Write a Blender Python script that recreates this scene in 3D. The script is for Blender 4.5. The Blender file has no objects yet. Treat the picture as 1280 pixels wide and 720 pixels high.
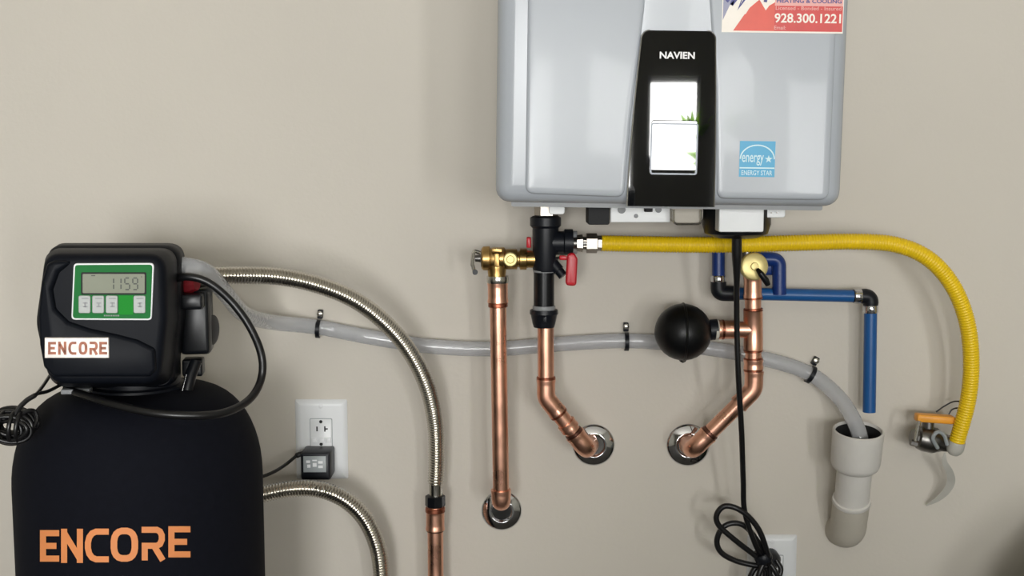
import bpy, math, random
from mathutils import Vector, Matrix
random.seed(7)
scene = bpy.context.scene
col = scene.collection

# ------------------------------------------------------------------ camera, world, light, exposure
CAM = Vector((0.0, -1.86, 1.50)); F_PX = 1500.0; PITCH = math.atan(0.1087)
cd = bpy.data.cameras.new('camera'); cd.sensor_width = 36.0; cd.lens = F_PX / 1280.0 * 36.0
cd.clip_start = 0.02
cam = bpy.data.objects.new('camera', cd); col.objects.link(cam)
cam.location = CAM; cam.rotation_euler = (math.pi / 2 - PITCH, 0, 0)
scene.camera = cam

world = bpy.data.worlds.new('daylight'); scene.world = world; world.use_nodes = True
bg = world.node_tree.nodes['Background']
bg.inputs[0].default_value = (0.93, 0.97, 1.0, 1); bg.inputs[1].default_value = 1.0

def area_light(name, loc, rot, sx, sy, power, color):
    ld = bpy.data.lights.new(name, 'AREA'); ld.shape = 'RECTANGLE'; ld.size = sx; ld.size_y = sy
    ld.energy = power; ld.color = color
    o = bpy.data.objects.new(name, ld); col.objects.link(o); o.location = loc; o.rotation_euler = rot
    return o
# daylight that comes in through three windows of the wall behind the camera
Y_FRONT = -4.6
WINDOWS = ((-0.95, 0.24, 0.75, 1.92), (0.42, 1.14, 1.40, 1.96), (1.36, 1.76, 0.75, 1.92))      # x0, x1, z0, z1
DAY = 17.0                               # radiance of the overcast sky in the windows
for i, (x0, x1, z0, z1) in enumerate(WINDOWS):
    area_light('window_daylight', ((x0 + x1) / 2, Y_FRONT - 0.10, (z0 + z1) / 2), (math.radians(90), 0, 0), x1 - x0, z1 - z0, DAY * math.pi * (x1 - x0) * (z1 - z0), (1.0, 1.0, 0.985))

vs = scene.view_settings
vs.view_transform = 'Standard'; vs.look = 'None'; vs.gamma = 1.0; vs.use_curve_mapping = False
vs.exposure = 0.72
scene.display_settings.display_device = 'sRGB'
try:
    scene.cycles.use_denoising = True
    scene.cycles.max_bounces = 10
except Exception:
    pass

# ------------------------------------------------------------------ geometry helpers
_F = Vector((0, math.cos(PITCH), -math.sin(PITCH))); _U = Vector((0, math.sin(PITCH), math.cos(PITCH))); _R = Vector((1, 0, 0))
def ray(px, py):
    return _F + _R * ((px - 640) / F_PX) + _U * ((360 - py) / F_PX)
def P(px, py, Y=0.0):
    """point at distance Y in front of the back wall"""
    d = ray(px, py); t = (-Y - CAM.y) / d.y
    return CAM + d * t
def PPL(px, py, o, n):
    d = ray(px, py); t = (o - CAM).dot(n) / d.dot(n)
    return CAM + d * t
def mm(px, Y):   # pixels to metres at distance Y from the wall
    return px * (-CAM.y - Y) / F_PX

INV = {}
class MB:
    def __init__(s): s.v = []; s.f = []
    def add(s, vs_, fs_):
        b = len(s.v); s.v += [Vector(v) for v in vs_]; s.f += [tuple(i + b for i in f) for f in fs_]; return s
    def rings(s, rings, closed=True, cap0=True, cap1=True, loop=False):
        n = len(rings[0]); v = [p for r in rings for p in r]; f = []
        m = len(rings)
        for i in range(m if loop else m - 1):
            a = i * n; b = ((i + 1) % m) * n
            for j in range(n if closed else n - 1):
                k = (j + 1) % n
                f.append((a + j, a + k, b + k, b + j))
        if not loop:
            if cap0: f.append(tuple(range(n))[::-1])
            if cap1: f.append(tuple((m - 1) * n + j for j in range(n)))
        return s.add(v, f)
    def tube(s, pts, r, seg=16, caps=True, ref=None, loop=False, squash=1.0):
        pts = [Vector(p) for p in pts]; n = len(pts)
        rs = r if isinstance(r, (list, tuple)) else [r] * n
        T = []
        for i in range(n):
            if loop: t = pts[(i + 1) % n] - pts[i - 1]
            else: t = pts[min(i + 1, n - 1)] - pts[max(i - 1, 0)]
            if t.length < 1e-9: t = T[-1] if T else Vector((0, 0, 1))
            T.append(t.normalized())
        a = Vector(ref) if ref else (Vector((0, 0, 1)) if abs(T[0].z) < .9 else Vector((1, 0, 0)))
        u = (a - T[0] * a.dot(T[0])).normalized(); out = []
        for i in range(n):
            u = (u - T[i] * u.dot(T[i])).normalized(); w = T[i].cross(u)
            out.append([pts[i] + (u * math.cos(2 * math.pi * k / seg) * squash + w * math.sin(2 * math.pi * k / seg)) * rs[i] for k in range(seg)])
        return s.rings(out, True, caps, caps, loop)
    def lathe(s, o, d, prof, seg=32, caps=True):
        """prof: list of (distance along d, radius)"""
        o = Vector(o); d = Vector(d).normalized()
        a = Vector((0, 0, 1)) if abs(d.z) < .9 else Vector((1, 0, 0))
        u = (a - d * a.dot(d)).normalized(); w = d.cross(u); out = []
        for (h, r) in prof:
            out.append([o + d * h + (u * math.cos(2 * math.pi * k / seg) + w * math.sin(2 * math.pi * k / seg)) * max(r, 1e-5) for k in range(seg)])
        return s.rings(out, True, caps, caps)
    def plate(s, outline, o, ex, ez, en, secs, cap0=True, cap1=True):
        """outline: 2D points (counter clockwise); secs: list of (height along en, inset)"""
        o = Vector(o); out = []
        for (h, ins) in secs:
            pts = inset(outline, ins)
            out.append([o + ex * x + ez * z + en * h for (x, z) in pts])
        return s.rings(out, True, cap0, cap1)
    def box(s, c, sx, sy, sz, rot=None, bev=0.0):
        c = Vector(c); M3 = rot if rot else Matrix.Identity(3)
        ex, ey, ez = M3 @ Vector((1, 0, 0)), M3 @ Vector((0, 1, 0)), M3 @ Vector((0, 0, 1))
        b = min(bev, sx * .45, sy * .45, sz * .45)
        if b <= 0:
            return s.plate(rect(-sx / 2, -sz / 2, sx / 2, sz / 2), c, ex, ez, -ey, [(-sy / 2, 0), (sy / 2, 0)])
        ol = rounded(rect(-sx / 2, -sz / 2, sx / 2, sz / 2), b, 3)
        k = b * 0.3
        return s.plate(ol, c, ex, ez, -ey, [(-sy / 2, b * .9), (-sy / 2 + k, k), (-sy / 2 + b, 0), (sy / 2 - b, 0), (sy / 2 - k, k), (sy / 2, b * .9)])
    def build(s, name, mat, parent=None, local=False, angle=35, solid=None):
        root = parent
        while root is not None and root.parent is not None: root = root.parent
        me = bpy.data.meshes.new(name)
        vs_ = s.v; loc = None
        if root is not None:
            if not local:
                Mi = INV[root.name]; vs_ = [Mi @ v for v in vs_]
        else:
            xs = [v.x for v in vs_]; ys = [v.y for v in vs_]; zs = [v.z for v in vs_]
            loc = Vector(((min(xs) + max(xs)) / 2, (min(ys) + max(ys)) / 2, min(zs)))
            vs_ = [v - loc for v in vs_]
        me.from_pydata([tuple(v) for v in vs_], [], s.f); me.validate(); me.update()
        import bmesh
        bm = bmesh.new(); bm.from_mesh(me); bmesh.ops.recalc_face_normals(bm, faces=bm.faces); bm.to_mesh(me); bm.free()
        me.shade_smooth(); me.set_sharp_from_angle(angle=math.radians(angle))
        me.materials.append(mat)
        o = bpy.data.objects.new(name, me); col.objects.link(o)
        if loc is not None: o.location = loc
        if parent is not None: o.parent = parent
        if root is None: INV[o.name] = Matrix.Translation(-loc)
        return o

def rect(x0, z0, x1, z1): return [(x0, z0), (x1, z0), (x1, z1), (x0, z1)]
class Outline(list):
    pass
def rounded(pts, r, n=5):
    out = Outline(); m = len(pts)
    rs = r if isinstance(r, (list, tuple)) else [r] * m
    for i in range(m):
        p = Vector(pts[i]); a = (Vector(pts[i - 1]) - p); b = (Vector(pts[(i + 1) % m]) - p)
        la, lb = a.length, b.length; a.normalize(); b.normalize()
        ang = math.acos(max(-1, min(1, a.dot(b)))); t = rs[i] / max(math.tan(ang / 2), 1e-4)
        t = min(t, la * .49, lb * .49)
        p0 = p + a * t; p1 = p + b * t
        for k in range(n + 1):
            q = k / n; out.append(tuple((p0 * (1 - q) + p * q) * (1 - q) + (p * (1 - q) + p1 * q) * q))
    out.src = (list(pts), rs, n)
    return out
def inset(pts, d):
    if abs(d) < 1e-9: return pts
    if isinstance(pts, Outline):
        p0, rs, n = pts.src
        return rounded(inset(list(p0), d), [max(q - d, q * .2) for q in rs], n)
    m = len(pts); out = []
    area = sum(pts[i - 1][0] * pts[i][1] - pts[i][0] * pts[i - 1][1] for i in range(m))
    sg = 1 if area > 0 else -1
    for i in range(m):
        p = Vector(pts[i]); e1 = p - Vector(pts[i - 1]); e2 = Vector(pts[(i + 1) % m]) - p
        if e1.length < 1e-9: e1 = e2
        if e2.length < 1e-9: e2 = e1
        e1 = e1.normalized(); e2 = e2.normalized()
        n1 = Vector((-e1.y, e1.x)); n2 = Vector((-e2.y, e2.x)); n = n1 + n2
        if n.length < 1e-6: n = n1
        n.normalize(); c = max(n.dot(n1), .45)
        out.append(tuple(p + n * (sg * d / c)))
    return out
def catmull(pts, n=12):
    pts = [Vector(p) for p in pts]; q = [pts[0] * 2 - pts[1]] + pts + [pts[-1] * 2 - pts[-2]]; out = []
    for i in range(1, len(q) - 2):
        a, b, c, d = q[i - 1:i + 3]
        for k in range(n):
            t = k / n
            out.append(0.5 * ((2 * b) + (c - a) * t + (2 * a - 5 * b + 4 * c - d) * t * t + (3 * b - a - 3 * c + d) * t ** 3))
    out.append(pts[-1]); return out
def resample(pts, step):
    L = [0.0]
    for i in range(1, len(pts)): L.append(L[-1] + (pts[i] - pts[i - 1]).length)
    n = max(2, int(round(L[-1] / step))); out = []; j = 0
    for i in range(n + 1):
        t = L[-1] * i / n
        while j < len(L) - 2 and L[j + 1] < t: j += 1
        k = (t - L[j]) / max(L[j + 1] - L[j], 1e-9); out.append(pts[j].lerp(pts[j + 1], min(max(k, 0), 1)))
    return out
def fillet(pts, r, n=8):
    pts = [Vector(p) for p in pts]; out = [pts[0]]
    for i in range(1, len(pts) - 1):
        p = pts[i]; a = pts[i - 1] - p; b = pts[i + 1] - p; la, lb = a.length, b.length; a.normalize(); b.normalize()
        t = min(r / max(math.tan(a.angle(b) / 2), 1e-3), la * .49, lb * .49)
        p0 = p + a * t; p1 = p + b * t
        for k in range(n + 1):
            q = k / n; out.append((p0 * (1 - q) + p * q) * (1 - q) + (p * (1 - q) + p1 * q) * q)
    out.append(pts[-1]); return out
def corrugated(path, r0, r1, pitch, seg=14):
    pts = resample(path, pitch / 4); rs = [(r0, (r0 + r1) / 2, r1, (r0 + r1) / 2)[i % 4] for i in range(len(pts))]
    return MB().tube(pts, rs, seg)
_pat = [0, 1]
def text_flat(s, bold=0.0):
    cu = bpy.data.curves.new('lettering', 'FONT'); cu.body = s; cu.offset = bold; cu.fill_mode = 'BOTH'; cu.resolution_u = 3
    o = bpy.data.objects.new('lettering', cu); col.objects.link(o)
    dg = bpy.context.evaluated_depsgraph_get(); me = o.evaluated_get(dg).to_mesh()
    v = [(p.co.x, p.co.y) for p in me.vertices]; f = [tuple(p.vertices) for p in me.polygons]
    o.evaluated_get(dg).to_mesh_clear(); bpy.data.objects.remove(o); bpy.data.curves.remove(cu)
    return v, f
def text_in_quad(s, pt, x0, y0, x1, y1, bold=0.0):
    """lay text into a pixel rectangle; pt maps (px, py) to a 3D point"""
    v, f = text_flat(s, bold); m = MB()
    ax = min(p[0] for p in v); bx = max(p[0] for p in v); ay = min(p[1] for p in v); by = max(p[1] for p in v)
    m.add([pt(x0 + (p[0] - ax) / (bx - ax) * (x1 - x0), y1 - (p[1] - ay) / (by - ay) * (y1 - y0)) for p in v], f)
    return m
def stroke(pl, w):
    """polyline to list of quads (2D), mitred"""
    pl = [Vector(p) for p in pl]; n = len(pl); L = []; Rr = []
    for i in range(n):
        if i == 0: d = (pl[1] - pl[0]).normalized(); nn = Vector((-d.y, d.x)); k = 1
        elif i == n - 1: d = (pl[-1] - pl[-2]).normalized(); nn = Vector((-d.y, d.x)); k = 1
        else:
            a = (pl[i] - pl[i - 1]).normalized(); b = (pl[i + 1] - pl[i]).normalized()
            n1 = Vector((-a.y, a.x)); nn = (n1 + Vector((-b.y, b.x))).normalized(); k = 1 / max(nn.dot(n1), .5)
        L.append(pl[i] + nn * w / 2 * k); Rr.append(pl[i] - nn * w / 2 * k)
    return [[L[i], Rr[i], Rr[i + 1], L[i + 1]] for i in range(n - 1)]

def tag(o, label, cat, group=None):
    o['label'] = label; o['category'] = cat
    if group: o['group'] = group
    return o
def thing(name, loc, label, cat, rotz=0.0, roty=0.0, group=None):
    o = bpy.data.objects.new(name, None); col.objects.link(o); o.empty_display_size = .05
    o.location = loc; o.rotation_euler = (0, roty, rotz)
    M4 = Matrix.Translation(Vector(loc)) @ Matrix.Rotation(rotz, 4, 'Z') @ Matrix.Rotation(roty, 4, 'Y')
    INV[o.name] = M4.inverted(); o['_m'] = 0; del o['_m']
    tag(o, label, cat, group); return o
def structure(o): o['kind'] = 'structure'; return o

# ------------------------------------------------------------------ materials
def srgb(r, g, b):
    f = lambda c: (c / 255 / 12.92) if c / 255 <= .04045 else ((c / 255 + .055) / 1.055) ** 2.4
    return (f(r), f(g), f(b), 1)
def mat(name, rgb, rough=.5, metal=0.0, spec=.5, ior=1.5, noise=0.0, nscale=40, bump=0.0, bscale=200, coat=0.0, trans=0.0, alpha=1.0, rvar=0.0):
    m = bpy.data.materials.new(name); m.use_nodes = True; nt = m.node_tree; b = nt.nodes['Principled BSDF']
    c = srgb(*rgb); b.inputs['Base Color'].default_value = c; b.inputs['Roughness'].default_value = rough; b.inputs['Metallic'].default_value = metal
    b.inputs['IOR'].default_value = ior; b.inputs['Specular IOR Level'].default_value = spec
    b.inputs['Coat Weight'].default_value = coat; b.inputs['Coat Roughness'].default_value = .05
    b.inputs['Transmission Weight'].default_value = trans; b.inputs['Alpha'].default_value = alpha
    tc = nt.nodes.new('ShaderNodeTexCoord')
    if noise > 0 or rvar > 0:
        n = nt.nodes.new('ShaderNodeTexNoise'); n.inputs['Scale'].default_value = nscale; n.inputs['Detail'].default_value = 4
        nt.links.new(tc.outputs['Object'], n.inputs['Vector'])
        if noise > 0:
            r = nt.nodes.new('ShaderNodeMapRange'); r.inputs['From Min'].default_value = .3; r.inputs['From Max'].default_value = .7
            r.inputs['To Min'].default_value = 1 - noise; r.inputs['To Max'].default_value = 1 + noise
            nt.links.new(n.outputs['Fac'], r.inputs['Value'])
            mx = nt.nodes.new('ShaderNodeMix'); mx.data_type = 'RGBA'; mx.blend_type = 'MULTIPLY'; mx.inputs['Factor'].default_value = 1
            mx.inputs['A'].default_value = c; nt.links.new(r.outputs[0], mx.inputs['B']); nt.links.new(mx.outputs['Result'], b.inputs['Base Color'])
        if rvar > 0:
            r2 = nt.nodes.new('ShaderNodeMapRange'); r2.inputs['From Min'].default_value = .3; r2.inputs['From Max'].default_value = .7
            r2.inputs['To Min'].default_value = max(rough - rvar, .02); r2.inputs['To Max'].default_value = rough + rvar
            nt.links.new(n.outputs['Fac'], r2.inputs['Value']); nt.links.new(r2.outputs[0], b.inputs['Roughness'])
    if bump > 0:
        n = nt.nodes.new('ShaderNodeTexNoise'); n.inputs['Scale'].default_value = bscale; n.inputs['Detail'].default_value = 3
        nt.links.new(tc.outputs['Object'], n.inputs['Vector'])
        bp = nt.nodes.new('ShaderNodeBump'); bp.inputs['Strength'].default_value = bump; bp.inputs['Distance'].default_value = .002
        nt.links.new(n.outputs['Fac'], bp.inputs['Height']); nt.links.new(bp.outputs['Normal'], b.inputs['Normal'])
    return m
WALL = mat('wall paint', (207, 201, 191), .75, spec=.25, noise=.025, nscale=2.2, bump=.12, bscale=160)
CEIL = mat('ceiling paint', (214, 210, 200), .9, noise=.02, nscale=3)
FLOOR = mat('concrete floor', (70, 68, 64), .8, noise=.12, nscale=6, bump=.1, bscale=60)
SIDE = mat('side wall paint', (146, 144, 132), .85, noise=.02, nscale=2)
DRIVE = mat('driveway concrete', (190, 186, 178), .9, noise=.08, nscale=3)
FRAME = mat('door frame white', (225, 224, 220), .5, noise=.02)
HOUSE = mat('white enamel', (174, 179, 186), .26, spec=.32, coat=.08, noise=.01, nscale=12, bump=.012, bscale=220)
HOUSEW = mat('white bracket', (236, 238, 238), .35, noise=.02)
GLOSS = mat('black mirror glass', (6, 8, 12), .03, ior=1.8, spec=.5, noise=.05)
BLACKP = mat('black plastic', (17, 20, 27), .40, spec=.32, noise=.08, nscale=60, bump=.05, bscale=900)
BLACKS = mat('satin black plastic', (13, 15, 19), .32, spec=.32, noise=.05)
JACKET = mat('neoprene jacket', (13, 15, 24), .85, spec=.15, noise=.08, nscale=120, bump=.08, bscale=700)
RUBBER = mat('black rubber', (8, 9, 11), .38, spec=.3, noise=.05, bump=.05, bscale=400)
CABLE = mat('black cable', (16, 16, 18), .35, noise=.05)
GREYP = mat('grey plastic', (140, 142, 144), .45, noise=.04)
COPPER = mat('copper', (236, 180, 154), .32, 1.0, noise=.10, nscale=30, rvar=.08)
COPPERD = mat('tarnished copper joint', (160, 98, 76), .34, 1.0, noise=.25, nscale=90, rvar=.1)
SOLDER = mat('solder', (120, 84, 72), .35, 1.0, noise=.2, nscale=150)
BRASS = mat('brass', (178, 146, 92), .34, 1.0, noise=.12, nscale=60, rvar=.08)
BRASSP = mat('pale brass', (212, 196, 134), .42, .5, noise=.06, nscale=80)
CHROME = mat('chrome', (205, 205, 208), .10, 1.0, noise=.03, nscale=25, rvar=.05)
STEEL = mat('stainless steel', (200, 196, 188), .22, 1.0, noise=.06, nscale=60)
BEZEL = mat('dark chrome', (84, 86, 90), .3, .8, noise=.1)
HEADM = mat('matte head cover', (15, 18, 25), .5, spec=.14, noise=.08, nscale=60, bump=.05, bscale=900)
STEELD = mat('dark steel', (120, 118, 115), .35, 1.0, noise=.15, nscale=80)
YELLOW = mat('yellow coating', (236, 198, 14), .42, noise=.04, nscale=30)
BLUE = mat('blue tube', (22, 84, 146), .34, noise=.05, nscale=30)
NAVY = mat('dark blue tube', (16, 50, 116), .34, noise=.05, nscale=30)
DRED = mat('dark red plastic', (112, 20, 28), .5, spec=.3, noise=.1)
NICKEL = mat('nickel fitting', (158, 152, 144), .3, 1.0, noise=.12, nscale=70)
RED = mat('red handle', (196, 24, 40), .35, noise=.05)
ORANGE = mat('orange handle', (236, 160, 50), .4, noise=.1, nscale=60)
PVC = mat('painted pvc', (212, 209, 204), .55, noise=.04, nscale=30, bump=.06, bscale=200)
PVCP = mat('pvc painted like the wall', (190, 184, 172), .65, noise=.05, nscale=30, bump=.08, bscale=200)
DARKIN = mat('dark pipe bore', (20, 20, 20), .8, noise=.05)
PLATEW = mat('white outlet plastic', (226, 228, 230), .35, noise=.01)
SLOT = mat('dark slot', (24, 24, 26), .7, noise=.05)
ORTXT = mat('orange print', (232, 146, 88), .6, noise=.03)
GREEN = mat('green overlay', (14, 112, 48), .55, spec=.2, noise=.03)
GREENB = mat('bright green overlay', (4, 140, 34), .55, spec=.2, noise=.03)
LCD = mat('lcd glass', (142, 146, 130), .5, spec=.2, noise=.03)
LCDK = mat('lcd segment', (66, 70, 62), .5, noise=.03)
SILVER = mat('silver button', (164, 168, 166), .45, .1, noise=.05, nscale=200)
WHITEP = mat('white print', (240, 240, 240), .5, noise=.01)
PLATEC = mat('nameplate chrome', (196, 188, 182), .42, .45, noise=.12, nscale=120)
PLATER = mat('nameplate letter bronze', (138, 82, 60), .45, .3, noise=.3, nscale=150)
STRED = mat('sticker red', (222, 84, 66), .4, noise=.04, nscale=60)
STRED2 = mat('sticker deep red', (208, 60, 56), .4, noise=.04, nscale=60)
STPINK = mat('sticker pink', (232, 170, 164), .4, noise=.03)
STCREAM = mat('sticker cream', (244, 236, 226), .4, noise=.02)
STBLUE = mat('sticker blue', (56, 58, 130), .4, noise=.05)
STGREY = mat('sticker grey blue', (150, 150, 176), .4, noise=.05)
CYAN = mat('cyan label', (64, 164, 208), .4, noise=.05)
CYANL = mat('pale cyan print', (200, 230, 238), .4, noise=.03)
TAPE = mat('grey tape', (186, 184, 176), .45, noise=.05)
TAGG = mat('grey tag', (150, 156, 158), .4, noise=.05)
def hose_mat():
    m = bpy.data.materials.new('clear braided hose'); m.use_nodes = True; nt = m.node_tree; b = nt.nodes['Principled BSDF']
    b.inputs['Base Color'].default_value = srgb(232, 234, 238); b.inputs['Roughness'].default_value = .10; b.inputs['IOR'].default_value = 1.5
    b.inputs['Transmission Weight'].default_value = .6
    tr = nt.nodes.new('ShaderNodeBsdfTransparent'); mx = nt.nodes.new('ShaderNodeMixShader'); mx.inputs[0].default_value = .8
    n = nt.nodes.new('ShaderNodeTexNoise'); n.inputs['Scale'].default_value = 90; tc = nt.nodes.new('ShaderNodeTexCoord')
    nt.links.new(tc.outputs['Object'], n.inputs['Vector'])
    bp = nt.nodes.new('ShaderNodeBump'); bp.inputs['Strength'].default_value = .15; bp.inputs['Distance'].default_value = .002
    nt.links.new(n.outputs['Fac'], bp.inputs['Height']); nt.links.new(bp.outputs['Normal'], b.inputs['Normal'])
    nt.links.new(tr.outputs[0], mx.inputs[1]); nt.links.new(b.outputs[0], mx.inputs[2])
    nt.links.new(mx.outputs[0], nt.nodes['Material Output'].inputs['Surface']); return m
HOSE = hose_mat()
HOSEIN = mat('hose water column', (150, 152, 156), .2, noise=.05)
BRAID = mat('white braid thread', (214, 214, 214), .5, noise=.05)

# ------------------------------------------------------------------ the room
X0, X1, ZC = -2.5, 2.7, 2.7
structure(MB().box(((X0 + X1) / 2, .06, ZC / 2), X1 - X0 + .24, .12, ZC).build('wall_back', WALL))
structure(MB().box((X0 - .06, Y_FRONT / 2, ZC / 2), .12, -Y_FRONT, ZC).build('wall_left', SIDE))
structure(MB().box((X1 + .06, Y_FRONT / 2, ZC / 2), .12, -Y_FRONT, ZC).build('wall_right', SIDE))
structure(MB().box(((X0 + X1) / 2, Y_FRONT / 2, -.05), X1 - X0 + .24, -Y_FRONT + .24, .1).build('floor', FLOOR))
structure(MB().box(((X0 + X1) / 2, Y_FRONT / 2, ZC + .05), X1 - X0 + .24, -Y_FRONT + .24, .1).build('ceiling', CEIL))
wf = MB(); yf = Y_FRONT - .06
def wseg(x0, x1, z0, z1): wf.box(((x0 + x1) / 2, yf, (z0 + z1) / 2), x1 - x0, .12, z1 - z0)
edges = [X0] + [e for w in WINDOWS for e in w[:2]] + [X1]
for k in range(0, len(edges), 2): wseg(edges[k], edges[k + 1], 0, ZC)
for q in WINDOWS: wseg(q[0], q[1], 0, q[2]); wseg(q[0], q[1], q[3], ZC)
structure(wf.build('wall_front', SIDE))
# window frames set into the openings
def win_frame(name, a, b, z0, z1, along_x, pos):
    m = MB(); t = .04
    for (u0, u1, w0, w1) in ((a, a + t, z0, z1), (b - t, b, z0, z1), (a, b, z0, z0 + t), (a, b, z1 - t, z1)):
        c = ((u0 + u1) / 2, (w0 + w1) / 2)
        if along_x: m.box((c[0], pos, c[1]), u1 - u0, .05, w1 - w0)
        else: m.box((pos, c[0], c[1]), .05, u1 - u0, w1 - w0)
    structure(m.build(name, FRAME))
for k, q in enumerate(WINDOWS): win_frame('window_%d' % (k + 1), q[0], q[1], q[2], q[3], True, Y_FRONT - .05)
bz = MB().box(((X0 + X1) / 2, -.007, .045), X1 - X0, .014, .09, bev=.004)
structure(bz.build('baseboard_back', FRAME))

# ------------------------------------------------------------------ blockers added out of the frame to shade the wall
CX = .0
tc_ = thing('blocker_cabinet', (CX, -2.56, 0), 'added grey two-door cabinet, unseen behind the camera, blocking window light', 'cabinet')  # added occluder: keeps window light off the low middle of the wall
CABM = mat('grey cabinet blocker', (92, 94, 96), .5, noise=.04, nscale=10)
MB().box((CX, -2.56, .70), .42, .38, 1.28, bev=.006).build('body', CABM, tc_)
MB().box((CX, -2.56, .03), .38, .34, .06).build('plinth', SLOT, tc_)
for k in (-1, 1):
    d_ = MB().box((CX + k * .104, -2.361, .70), .198, .018, 1.22, bev=.004).build('door', CABM, tc_)
    MB().tube(fillet([(CX + k * .03, -2.352, .66), (CX + k * .03, -2.325, .66), (CX + k * .03, -2.325, .80), (CX + k * .03, -2.352, .80)], .01), .005, 10).build('handle', STEEL, d_)
BX, BY = .965, -.25
bn = thing('blocker_bin', (BX, BY, 0), 'added dark green round bin with domed lid, unseen, shading the wall corner', 'bin')  # added out of view to cast the soft shadow at the lower right
BING = mat('dark green plastic', (44, 56, 42), .55, noise=.05)
MB().lathe((BX, BY, 0), (0, 0, 1), [(0, .19), (.01, .20), (.78, .232), (.80, .240), (.82, .240)], 48).build('body', BING, bn)
ld_ = MB().lathe((BX, BY, .815), (0, 0, 1), [(0, .245), (.03, .245), (.045, .238), (.10, .205), (.15, .155), (.185, .09), (.195, .03)], 48).build('domed_lid', BING, bn)
MB().tube(fillet([(BX - .04, BY, 1.0), (BX - .04, BY, 1.03), (BX + .04, BY, 1.03), (BX + .04, BY, 1.0)], .01), .008, 10).build('lid_handle', BING, ld_)

# ------------------------------------------------------------------ tankless water heater
YH = .336
HT = math.radians(0.75)
hx = P(836, 256, YH)
heater = thing('water_heater', (hx.x, -.002, hx.z), 'white wall-hung tankless water heater with black glossy front strip', 'water heater', roty=HT)
HM = INV['water_heater'].inverted()
hs = (-CAM.y - YH) / F_PX * 1.003
def H(px, py, Y=YH):           # heater local coordinates from pixel offsets at the front plane
    return HM @ Vector(((px - 836) * hs, -Y, (256 - py) * hs))
HX, HZ, HN = (HM.to_3x3() @ Vector(v) for v in ((1, 0, 0), (0, 0, 1), (0, -1, 0)))
def hol(pts): return [((x - 836) * hs, (256 - y) * hs) for (x, y) in pts]
HO = HM.to_translation()
body = rounded(hol([(620, 256), (1052.5, 256), (1052.5, -430), (620, -430)]), .022, 6)
MB().plate(body, HO, HX, HZ, HN, [(.012, .006), (.016, 0), (.312, 0), (.322, .0015), (.3295, .006), (.334, .013), (.336, .022)]).build('housing', HOUSE, heater, angle=50)
MB().plate(rounded(hol([(640, 262), (1036, 262), (1036, 248), (640, 248)]), .003, 3), HO, HX, HZ, HN, [(.03, 0), (.30, 0)]).build('bottom_pan', GREYP, heater)
for side, pts in (('l', [(657, 244), (780, 247), (786, 150), (799, 20), (804, -60), (804, -415), (657, -415)]),
                  ('r', [(895, 247), (1034, 247), (1034, -415), (872, -415), (872, -60), (880, 20), (889, 110)])):
    MB().plate(rounded(hol(pts), .012, 5), HO, HX, HZ, HN, [(.330, -.001), (.3358, .0), (.3372, .0006), (.3381, .0018), (.3386, .004), (.3388, .009)]).build('front_wing', HOUSE, heater, angle=60)
# glossy strip, bulging gently
def strip(px, py, lift=0.0):
    u = (px - 837) * hs; w = (150 - py) * hs
    bulge = -(u * u) / (2 * 1.2) - (w * w) / (2 * 6.0)
    return H(px, py, YH + .0048 + lift) + HN * bulge
sl = [(798, 44), (886, 44)]
def edge(py):
    t = (py - 44) / 214.0
    e = 1 - (1 - t) ** 1.5
    return 797 - 13.5 * e, 886.5 + 5.0 * e
NU, NV = 28, 40; g = []; 
for j in range(NV + 1):
    py = 43.5 + (9.5 * (j / 10) ** 1.8 if j < 10 else 9.5 + 205 * (j - 10) / (NV - 10)); a, b = edge(py)
    if py < 53: r = 9.5; dd = r - math.sqrt(max(r * r - (53 - py) ** 2, 0)); a += dd; b -= dd
    g.append([strip(a + (b - a) * i / NU, py) for i in range(NU + 1)])
m = MB(); m.rings(g, closed=False, cap0=False, cap1=False)
rim = [r[0] for r in g] + g[-1][1:] + [r[-1] for r in g[::-1]][1:] + g[0][::-1][1:-1]
m.rings([rim, [p - HN * .012 for p in rim]], True, False, True)
fp = m.build('front_strip', GLOSS, heater, angle=60)
m = MB()
for k in (0, -1):
    m.tube([r[k] + HN * .0002 for r in g], .0011, 8)
m.build('chrome_edge', CHROME, fp)
text_in_quad('NAVIEN', lambda x, y: strip(x, y, .0008), 819, 69, 862, 77.5, .03).build('lettering', WHITEP, fp)
def flatd(px, py, lift=0): return H(px, py, YH + .0072 + lift)
scr = rounded(hol([(811, 218), (868, 218), (868, 156), (811, 156)]), .003, 4)
TL = math.radians(.7); SZ = (HZ * math.cos(TL) - HN * math.sin(TL)); scr_c = hol([(839, 187)])[0]; SN_ = (HN * math.cos(TL) + HZ * math.sin(TL))
scr_m = MB().plate([(x, z - scr_c[1]) for x, z in scr], HO + HZ * scr_c[1], HX, SZ, SN_, [(.3380, 0), (.3416, 0), (.3420, .0006), (.3420, .0012)]).build('display_screen', GLOSS, fp)
fo = inset(scr, -.0006); fi = inset(scr, .0014)
m = MB(); A = [HO + HX * x + HZ * z + HN * .3405 for x, z in fo]; B = [HO + HX * x + HZ * z + HN * .3428 for x, z in fo]
C = [HO + HX * x + HZ * z + HN * .3428 for x, z in fi]; D = [HO + HX * x + HZ * z + HN * .3405 for x, z in fi]
m.rings([A, B, C, D], True, False, False, loop=True); m.build('screen_bezel', BEZEL, fp)

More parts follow.
